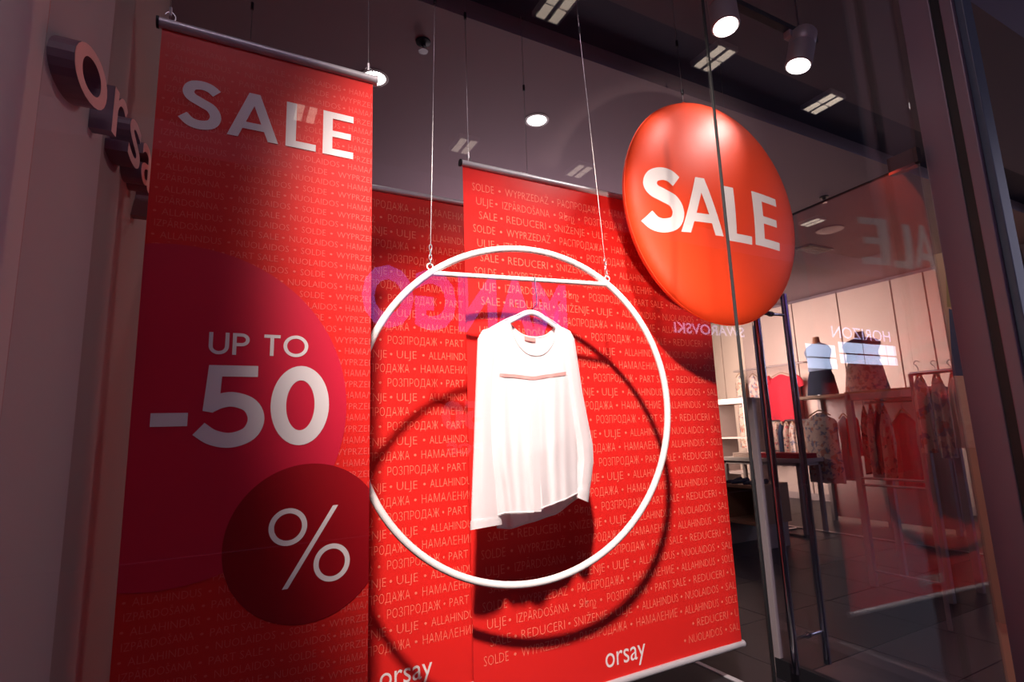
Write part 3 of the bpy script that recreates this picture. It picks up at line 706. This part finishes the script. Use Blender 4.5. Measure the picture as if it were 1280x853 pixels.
def garment(label, x, y0, y1, z0, z1, m, cat='garment', name='hanging_dress', style='dress', group=None, hanger=True, dep=.05, seed=0, axis='Y'):
    """a garment hanging broadside to -X: y0<y1 across, z0<z1 tall"""
    rnd = random.Random(seed); w_ = (y1 - y0) / 2; cy = (y0 + y1) / 2; h = z1 - z0
    t = thing(name, label, cat, (x, cy, z0), group)
    prof = {'dress': [(0, .30), (.03, .62), (.07, .95), (.2, .80), (.42, .66), (.55, .78), (1, 1)], 'top': [(0, .36), (.05, .75), (.10, 1), (.3, .86), (.6, .82), (1, .92)],
            'straight': [(0, .5), (.05, .85), (.12, .95), (.5, .95), (1, 1)], 'skirt': [(0, .62), (.08, .66), (.5, .85), (1, 1)]}[style]
    n, mrows = 36, 22; v = []
    p1, p2 = rnd.random() * 6, rnd.random() * 6
    for j in range(mrows + 1):
        s = j / mrows; wd = w_ * lerp_tab(prof, s); z = z1 - h * s
        for k in range(n):
            a = 2 * PI * k / n; rip = 1 + (.10 + .25 * s) * math.sin(5 * a + p1 + s) + .12 * s * math.sin(9 * a + p2)
            dz = -.07 * h * abs(math.cos(a)) ** 1.5 * max(0, 1 - s * 4)
            A_, B_ = wd * math.cos(a) * (1 + .02 * math.sin(7 * s + p2)), dep * (.35 + .65 * min(1, s * 4)) * math.sin(a) * rip
            v.append((x + B_, cy + A_, z + dz) if axis == 'Y' else (x + A_, cy + B_, z + dz))
    f = [(j * n + k, j * n + (k + 1) % n, (j + 1) * n + (k + 1) % n, (j + 1) * n + k) for j in range(mrows) for k in range(n)]
    f += [tuple(reversed(range(n))), tuple(mrows * n + k for k in range(n))]
    MB().add(v, f, True).build('body', m, t)
    if style == 'top' or w_ > .24:
        for sg in (-1, 1):
            q0, q1, q2 = cy + sg * w_ * .62, cy + sg * w_ * .98, cy + sg * w_ * 1.12
            MB().tube(crom([(x, q0, z1 - h * .09), (x - .005, q1, z1 - h * .17), (x - .005, q2, z1 - h * .30)], 5), [w_ * .26 - .004 * i for i in range(11)], 14, flat=.7).build('sleeve', m, t)
    if hanger:
        Q = (lambda a, c: (x, cy + a, z1 + c)) if axis == 'Y' else (lambda a, c: (x + a, cy, z1 + c))
        o = MB().tube(crom([Q(-w_ * .62, -.035), Q(-w_ * .3, .0), Q(0, .025), Q(w_ * .3, .0), Q(w_ * .62, -.035)], 4), .008, 8).build('hanger', M['wood'], t)
        MB().tube(crom([Q(0, .02), Q(0, .06), Q(.018, .085), Q(.004, .102), Q(-.014, .09)], 3), .0025, 6).build('hook', M['steel'], o)
    return t
def gpx(label, X, xa, xb, ya, yb, m, **k):
    """box given by its left/right/top/bottom as seen, on the plane X"""
    A = pX(xa, ya, X); B = pX(xb, ya, X); c = pX((xa + xb) / 2, ya, X); d = pX((xa + xb) / 2, yb, X)
    return garment(label, X, min(A.y, B.y), max(A.y, B.y), d.z, c.z, m, **k)
# upper rail on the wall
r0 = pX(917, 463, WR - .25); r1 = pX(1005, 455, WR - .25); rz = (r0.z + r1.z) / 2
rl = thing('clothes_rail', 'long dark rail high on the cream wall, behind the door pulls', 'rail', (WR - .25, r1.y, rz))
MB().tube([(WR - .25, r0.y, rz), (WR - .25, r1.y, rz)], .018, 10).build('bar', M['greige'], rl)
for yy_ in (r0.y, r1.y): MB().tube([(WR - .25, yy_, rz), (WR, yy_, rz)], .014, 8).build('bracket', M['greige'], rl)
gpx('beige floral dress at the left end of the high rail', WR - .25, 917, 931, 469, 560, M['fl1'], seed=1, group='garments on the high rail')
gpx('cream floral dress next to the red top on the high rail', WR - .25, 933, 949, 469, 575, M['fl2'], seed=2, group='garments on the high rail')
gpx('bright red sleeveless top on the high rail', WR - .25, 955, 998, 468, 527, M['cloth_red'], name='hanging_shirt', style='top', cat='shirt', seed=3, group='garments on the high rail')
# lower rail
r0 = pX(945, 527, WR - .3); r1 = pX(1013, 525, WR - .3); rz = (r0.z + r1.z) / 2
rl = thing('clothes_rail', 'lower rail full of patterned garments under the red top', 'rail', (WR - .3, r1.y, rz))
MB().tube([(WR - .3, r0.y, rz), (WR - .3, r1.y, rz)], .016, 10).build('bar', M['steel'], rl)
for yy_ in (r0.y, r1.y): MB().tube([(WR - .3, yy_, rz), (WR, yy_, rz)], .012, 8).build('bracket', M['steel'], rl)
low = [(944, 950, 'fl2', 'cream floral garment at the left end of the lower rail'), (951.5, 957.5, 'fl1', 'second garment from the left on the lower rail, beige floral'), (959, 965, 'cloth_cream', 'plain cream garment on the lower rail'),
       (967, 972.5, 'fl3', 'dark floral garment left of the navy one on the lower rail'), (974, 978.5, 'cloth_navy', 'narrow navy garment on the lower rail'), (980, 985.5, 'fl3', 'dark floral garment right of the navy one on the lower rail'),
       (987, 993, 'fl2', 'cream floral garment second from the right end of the lower rail'), (995, 1003, 'fl1', 'beige floral garment at the right end of the lower rail')]
for i, (a, b, mk, lab) in enumerate(low): gpx(lab, WR - .3, a, b, 529, 569 + (i % 3) * 3, M[mk], style='straight', seed=10 + i, group='garments on the lower rail', dep=.08)

# wooden shelf with dressed torsos
SX = 6.3
a = pX(997, 494, SX); b = pX(1150, 488, SX); sz = (a.z + b.z) / 2
sh = thing('wall_shelf', 'long oak shelf carrying the dressed torsos', 'shelf', (SX, b.y, sz))
MB().box(SX - .05, SX + .45, b.y, a.y, sz - .035, sz, .004).build('board', M['wood'], sh)
for yy_ in (a.y - .03, (a.y + b.y) / 2, b.y + .03): MB().box(SX + .36, SX + .42, yy_ - .02, yy_ + .02, 0, sz - .035).build('upright', M['greige'], sh)
MB().box(SX + .42, SX + .45, b.y, a.y, .05, sz - .035).build('back_board', M['greige'], sh)
def torso(xa, xb, ya, yb, split, m_top, m_low, label):
    A = pX(xa, yb, SX + .15); B = pX(xb, yb, SX + .15); cy = (A.y + B.y) / 2; w_ = abs(A.y - B.y) / 2; z1 = pX((xa + xb) / 2, ya, SX + .15).z; h = z1 - sz; x = SX + .17
    t = thing('dressed_torso', label, 'mannequin', (x, cy, sz), 'dressed torsos on the oak shelf')
    MB().lathe([(.09, 0), (.09, .012), (.012, .02), (.012, h * .3)], (x, cy, sz), n=20).build('stand', M['steel'], t)
    def body(z0, z1_, prof, m, nm):
        n = 28; v = []; R = 14
        for j in range(R + 1):
            s = j / R
            for k in range(n):
                an = 2 * PI * k / n; rw = w_ * lerp_tab(prof, s); rip = 1 + .06 * math.sin(6 * an + s * 3) * s
                v.append((x + rw * .55 * math.sin(an) * rip, cy + rw * math.cos(an) * rip, z1_ + (z0 - z1_) * s))
        f = [(j * n + k, j * n + (k + 1) % n, (j + 1) * n + (k + 1) % n, (j + 1) * n + k) for j in range(R) for k in range(n)] + [tuple(reversed(range(n))), tuple(R * n + k for k in range(n))]
        return MB().add(v, f, True).build(nm, m, t)
    zs = sz + h * split
    body(zs, z1 - h * .10, [(0, .28), (.12, .75), (.3, .95), (.7, .72), (1, .78)], m_top, 'top')
    body(sz + h * .02, zs + .01, [(0, .72), (.3, .9), (1, 1)], m_low, 'skirt')
    MB().tube([(x, cy, z1 - h * .16), (x, cy, z1)], [w_ * .26, w_ * .2], 16).build('neck', M['skin'], t)
torso(1010, 1046, 420, 493, .42, M['cloth_reflect_blue'], M['cloth_navy'], 'torso in a top painted pale blue for the window reflection, over a dark navy skirt')
torso(1058, 1110, 413, 490, .52, M['cloth_navy'], M['fl1'], 'torso in a navy top over a beige floral skirt')
# garments under the shelf
gpx('cream floral blouse on a wooden hanger, facing out below the oak shelf', SX - .2, 1003, 1046, 516, 603, M['fl2'], name='hanging_blouse', style='straight', seed=30, cat='blouse')
gpx('sheer lilac grey dress hanging right of the cream floral blouse', SX + .05, 1044, 1064, 520, 600, M['cloth_grey'], seed=31)
gpx('red garment showing just left of the rack post', SX, 1056, 1072, 518, 570, M['cloth_red'], style='straight', seed=32)

# freestanding rack
RX = 4.25
pb0 = pX(1093, 735, RX); pb1 = pX(1188, 762, RX); ztop = pX(1062, 493, RX).z
yA, yB = pX(1075, 600, RX).y, pX(1165, 600, RX).y
rk = thing('display_rack', 'freestanding taupe metal rack right of the door pulls, with paired lower rails', 'rack', (RX, (yA + yB) / 2, 0))
for yy_ in (yA, yB):
    MB().box(RX - .02, RX + .02, yy_ - .022, yy_ + .022, 0.005, ztop, .003).build('post', M['greige'], rk)
    MB().box(RX + .38, RX + .42, yy_ - .022, yy_ + .022, 0.005, ztop, .003).build('post', M['greige'], rk)
MB().box(RX - .02, RX + .02, yB, yA, ztop - .05, ztop, .003).build('top_rail', M['greige'], rk)
MB().box(RX - .02, RX + .42, yB - .02, yA + .02, ztop, ztop + .018, .003).build('top_board', M['wood'], rk)
for py_ in (600, 609): z = pX(1120, py_, RX).z; MB().tube([(RX, yB, z), (RX, yA, z)], .009, 10).build('lower_rail', M['greige'], rk)
z = pX(1135, 722, RX).z; MB().tube([(RX, yB, max(z, .02)), (RX, yA, max(z, .02))], .008, 10).build('foot_rail', M['steel'], rk)
MB().tube([(RX + .2, yB, ztop - .07), (RX + .2, yA, ztop - .07)], .009, 10).build('hanging_rail', M['steel'], rk)
rg_ = [(1077, 1083, 513, 592, 'fl3', 'dark floral jacket nearest the left post of the rack'), (1084.5, 1092, 510, 597, 'fl1', 'beige floral jacket second on the rack'), (1093.5, 1099, 512, 585, 'cloth_navy', 'dark narrow garment between two floral ones on the rack'),
       (1100.5, 1110, 512, 597, 'fl3', 'dark floral jacket beside the red dress on the rack'), (1112, 1144, 516, 610, 'cloth_red', 'long red dress filling the right half of the rack')]
for i, (a, b, c, d, mk, lab) in enumerate(rg_): gpx(lab, RX + .2, a, b, c, d, M[mk], style='straight' if i < 4 else 'dress', name='hanging_jacket' if i < 4 else 'hanging_dress', seed=40 + i, group='garments on the freestanding rack', dep=.07)

# garments right of the rack
GX = 3.7
r0 = pX(1138, 468, GX); r1 = pX(1200, 462, GX)
rl = thing('clothes_rail', 'rail just inside the right frame carrying floral dresses', 'rail', (GX, r1.y, r0.z))
MB().tube([(GX, r0.y, r0.z), (GX, r1.y, r0.z)], .012, 10).build('bar', M['steel'], rl)
for yy_ in (r0.y, r1.y): MB().tube([(GX, yy_, r0.z), (GX, yy_, .01)], .012, 10).build('leg', M['greige'], rl)
for i, (a, b, d, mk, lab) in enumerate([(1140, 1158, 566, 'fl2', 'cream floral dress at the left end of the rail by the right frame'), (1161, 1180, 572, 'fl1', 'beige floral dress in the middle of the rail by the right frame'), (1183, 1199, 560, 'cloth_cream', 'plain cream dress nearest the poster')]):
    gpx(lab, GX, a, b, 472, d, M[mk], seed=50 + i, group='dresses by the right frame', dep=.05, style='straight')

# white table with folded clothes, left of the door pulls
TX = 5.6
a = pX(905, 567, TX); b = pX(1000, 580, TX)
tz = pX(950, 573, TX).z
tY0, tY1 = pX(1000, 578, TX).y, pX(900, 572, TX).y
tb = thing('display_table', 'white display table with folded red clothes, behind the door edge', 'table', (TX, (tY0 + tY1) / 2, 0))
MB().box(TX, TX + .42, tY0, tY1, tz - .045, tz, .004).build('tabletop', M['table'], tb)
for xx in (TX + .04, TX + .38):
    for yy_ in (tY0 + .05, tY1 - .05): MB().box(xx - .02, xx + .02, yy_ - .02, yy_ + .02, 0, tz - .045).build('leg', M['greige'], tb)
MB().box(TX + .02, TX + .40, tY0 + .03, tY1 - .03, .72, .75).build('shelf', M['table'], tb)
def folded(x, y, z, m, label, n=3):
    for k in range(n):
        t = MB().box(x - .13, x + .13, y - .17, y + .17, z + .018 * k, z + .018 * k + .017, .007).build('folded_garment', m); t.rotation_euler = (0, 0, 0)
        tag(t, label % ('lowest', 'middle', 'top')[k], 'folded clothes', 'folded clothes on the white table')
folded(TX + .2, pX(955, 572, TX).y, tz, M['cloth_red'], '%s red garment of the stack left on the white table')
folded(TX + .2, pX(981, 574, TX).y, tz, M['cloth_red'], '%s red garment of the stack at the right end of the white table')
folded(TX + .2, pX(925, 570, TX).y, tz, M['cloth_cream'], '%s cream garment of the stack on the white table')
# oak bench box with shoes
BX = 4.6
y1_ = pX(899, 605, BX).y; y0_ = pX(943, 610, BX).y; bz = pX(920, 606, BX).z
bb = thing('oak_box', 'open oak display box near the floor beside the banner edge', 'display box', (BX, (y0_ + y1_) / 2, .1))
z0_ = pX(925, 655, BX).z
for nm, q in (('top_board', (BX, BX + .5, y0_, y1_, bz - .03, bz)), ('bottom_board', (BX, BX + .5, y0_, y1_, z0_, z0_ + .03)), ('side_board', (BX, BX + .5, y0_, y0_ + .03, z0_ + .03, bz - .03)), ('side_board', (BX, BX + .5, y1_ - .03, y1_, z0_ + .03, bz - .03)), ('back_board', (BX + .47, BX + .5, y0_ + .03, y1_ - .03, z0_ + .03, bz - .03))):
    MB().box(*q, .002).build(nm, M['wood'], bb)
for yy_ in (y0_ + .03, y1_ - .03): MB().box(BX + .05, BX + .45, yy_ - .02, yy_ + .02, 0, z0_).build('foot', M['greige'], bb)
for k in (0, 2):
    yy_ = y1_ - .10 - (y1_ - y0_ - .2) * k / 2.0
    t = thing('pair_of_shoes', ('dark patterned flat shoes on the oak box, nearest the banner', 'dark patterned flat shoes in the middle of the oak box', 'dark plain flat shoes on the oak box, nearest the door edge')[k], 'shoes', (BX + .15, yy_, bz), 'flat shoes on the oak box')
    for s in (-.04, .04):
        prof = [(-.11, .028, .05), (-.07, .032, .045), (0, .026, .03), (.06, .036, .032), (.11, .026, .022), (.125, .004, .01)]; n = 12; v = []
        for px_, w2, h2 in prof:
            for i in range(n): an = 2 * PI * i / n; v.append((BX + .15 - px_, yy_ + s + w2 * math.cos(an), bz + max(0, h2 / 2 + h2 / 2 * math.sin(an))))
        f = [(j * n + i, j * n + (i + 1) % n, (j + 1) * n + (i + 1) % n, (j + 1) * n + i) for j in range(5) for i in range(n)] + [tuple(range(n)), tuple(5 * n + i for i in range(n))]
        MB().add(v, f, True).build('shoe', (M['cloth_navy'], M['fl3'], M['cloth_navy'])[k], t)
# low shelving at the banner's right edge
LXs = 6.1
ya, yb_ = pX(893, 520, LXs).y, pX(931, 520, LXs).y
us_ = thing('shelf_unit', 'taupe shelf unit half hidden behind the right edge of the wide banner', 'shelf unit', (LXs, (ya + yb_) / 2, 0))
zt_ = pX(910, 499, LXs).z
for yy_ in (ya, yb_): MB().box(LXs, LXs + .4, yy_ - .02, yy_ + .02, 0, zt_ - .07).build('side_frame', M['greige'], us_)
MB().box(LXs, LXs + .4, yb_ - .02, ya + .02, zt_ - .07, zt_, .003).build('top_board', M['greige'], us_)
for py_ in (547, 590, 640): z = pX(905, py_, LXs).z; MB().box(LXs, LXs + .4, yb_ + .02, ya - .02, z - .02, z).build('shelf', M['greige'], us_)
# slim garment stand with T-foot
q = pZ(970, 667, 0); zt2 = pX(941, 408, q.x).z
gs = thing('garment_stand', 'thin steel garment stand with a crossed foot between the door pulls and the door edge', 'stand', (q.x, q.y, 0))
MB().tube([(q.x, q.y, .01), (q.x, q.y, zt2)], .012, 8).build('pole', M['steel'], gs)
for a_, b_ in (((-.35, 0), (.35, 0)), ((0, -.35), (0, .35))): MB().tube([(q.x + a_[0], q.y + a_[1], .015), (q.x + b_[0], q.y + b_[1], .015)], .013, 8).build('foot', M['steel'], gs)

# tall poster stand inside the right jamb
PX_ = 2.86
yl, yr_ = pX(1183, 420, PX_).y, pX(1216, 420, PX_).y
zt3 = pX(1170, 318, PX_).z; zb3 = .06
ps = thing('poster_stand', 'tall printed poster of a dark-haired woman in denim, just inside the right frame', 'poster', (PX_, (yl + yr_) / 2, 0))
MB().box(PX_ + .004, PX_ + .03, yr_, yl, zb3, zt3).build('board', M['cream'], ps)
MB().box(PX_, PX_ + .004, yr_ + .012, yl, zb3 + .3, zt3).build('printed_sheet', M['poster'], ps)
MB().box(PX_ - .01, PX_ + .034, yr_ - .014, yr_ + .012, .02, zt3).build('edge_profile', M['cream'], ps)
MB().box(PX_ - .12, PX_ + .12, yr_, yl, 0, .02).build('base_plate', M['steel'], ps)
def pposter(poly, d, m, nm):
    n = len(poly); v = [(PX_ - d, pX(x, y, PX_).y, pX(x, y, PX_).z) for x, y in poly]; v += [(PX_ - .0002, a[1], a[2]) for a in v]
    MB().add(v, [tuple(range(n)), tuple(reversed(range(n, 2 * n)))] + [(i, (i + 1) % n, (i + 1) % n + n, i + n) for i in range(n)]).build(nm, m, ps)
pposter([(1181, 322), (1202, 326), (1208, 384), (1184, 384)], .0006, M['ochre'], 'printed_backdrop')
pposter([(1192, 362), (1196, 358), (1200, 362), (1205, 376), (1207, 392), (1200, 396), (1191, 386), (1190, 376)], .0012, M['hair'], 'printed_hair')
pposter([(1194, 366), (1199, 364), (1203, 374), (1203, 388), (1199, 392), (1195, 386), (1192, 374)], .0022, M['skin'], 'printed_face')
pposter([(1186, 386), (1192, 388), (1200, 398), (1207, 402), (1212, 470), (1191, 470)], .0010, M['denim'], 'printed_jacket')
pposter([(1192, 470), (1212, 470), (1221, 560), (1202, 560)], .0010, M['cloth_cream'], 'printed_skirt')

# ================================================================= THE MALL BEHIND THE CAMERA (reflected in the panes)
def mir(x, y, Yv=7.1): p = pY(x, y, Yv); return Vector((p.x, 2 * GY - Yv, p.z))
def sign(body, xa, xb, ya, yb, m, label, off=.02, name='illuminated_sign'):
    """letters on the opposite facade, facing the shop; xa..xb are where the mirrored word runs in the pane"""
    A = mir(xa, (ya + yb) / 2); B = mir(xb, (ya + yb) / 2); C1 = mir((xa + xb) / 2, ya); C2 = mir((xa + xb) / 2, yb)
    t = thing(name, label, 'sign', ((A.x + B.x) / 2, A.y, C2.z)); wd_tot = abs(B.x - A.x); h = C1.z - C2.z
    v, f = font_geo(body, off, 3); mnx, mxx = v[:, 0].min(), v[:, 0].max(); mny, mxy = v[:, 1].min(), v[:, 1].max()
    right_x = max(A.x, B.x); n = len(v)
    vv = [(right_x - (a - mnx) / (mxx - mnx) * wd_tot, A.y, C2.z + (b - mny) / (mxy - mny) * h) for a, b in v]
    MB().add(vv + [(a, b - .03, c) for a, b, c in vv], f + [tuple(k + n for k in reversed(q)) for q in f]).build('lettering', m, t)
sign('MANGO', 452, 708, 342, 416, M['purple'], 'purple lit MANGO shop sign across the mall, mirrored in the left pane', .045)
sign('SWAROVSKI', 843, 930, 406, 419, M['bluesign'], 'small blue white SWAROVSKI sign across the mall, mirrored below the balloon', .02)
sign('HORIZON', 1040, 1112, 411, 425, M['bluesign'], 'faint white sign across the mall, mirrored above the dressed torsos', .0)
M['dimwhite'] = mat('dim_white_print_glow', (.5, .4, .5), .6, emit=((.75, .55, .80), .55))
sign('50', 552, 604, 501, 538, M['dimwhite'], 'white figures 50 on a poster across the mall, mirrored left of the blouse', .05, 'poster_lettering')
sign('ВСЁ', 558, 604, 551, 568, M['dimwhite'], 'white word on a poster across the mall, mirrored under the figures', .05, 'poster_lettering')
def bigwin(xa, xb, ya, yb, label, bars, green=False):
    A = mir(xa, yb); B = mir(xb, yb); C1 = mir((xa + xb) / 2, ya); C2 = mir((xa + xb) / 2, yb); x0, x1 = A.x, B.x; z0, z1 = C2.z, C1.z; Y = A.y
    t = thing('facade_window', label, 'window', ((x0 + x1) / 2, Y, z0), 'daylight windows across the mall')
    for k in range(bars):
        a = x0 + (x1 - x0) * k / bars; b = x0 + (x1 - x0) * (k + 1) / bars
        MB().box(a + .02, b - .02, Y - .01, Y, z0, z1).build('pane', M['daylight'], t)
    MB().box(x0, x1, Y - .01, Y + .02, z0 + (z1 - z0) * .42, z0 + (z1 - z0) * .42 + .03).build('transom', M['black'], t)
bigwin(1010, 1048, 431, 461, 'daylit window across the mall, leftmost in the pane reflection', 1)
bigwin(1051, 1138, 431, 456, 'wide daylit window across the mall, mirrored over the torsos', 3)
bigwin(1150, 1208, 418, 460, 'tall daylit window across the mall, rightmost in the pane reflection', 2)
def troffer(px, py, label, ZC=4.6):
    p = pZ(px, py, ZC); y = 2 * GY - p.y; x = p.x
    t = thing('ceiling_luminaire', label, 'ceiling light', (x, y, ZC), 'twin-strip ceiling lights of the mall')
    MB().box(x - .125, x + .125, y - .17, y + .17, ZC - .05, ZC).build('tray', M['whitepaint'], t)
    for s in (-.062, .062):
        for k in (-.08, .08): MB().box(x + s - .038, x + s + .038, y + k - .07, y + k + .07, ZC - .056, ZC - .05).build('light_strip', M['lamp_dim'], t)
for px, py, lab in ((892, 68, 'twin-strip mall ceiling light mirrored on the pane joint, under the spotlights'), (1028, 125, 'twin-strip mall ceiling light mirrored in the dark ceiling slot, right of the balloon'), (1126, 168, 'twin-strip mall ceiling light mirrored nearest the right frame'),
                    (580, 178, 'twin-strip mall ceiling light mirrored above the left corner of the wide banner'), (724, 210, 'twin-strip mall ceiling light mirrored just above the wide banner'), (695, 2, 'twin-strip mall ceiling light mirrored at the top edge of the pane'),
                    (382, 137, 'twin-strip mall ceiling light mirrored over the L of the headline'), (1015, 275, 'twin-strip mall ceiling light mirrored beside the ceiling speaker')):
    troffer(px, py, lab)
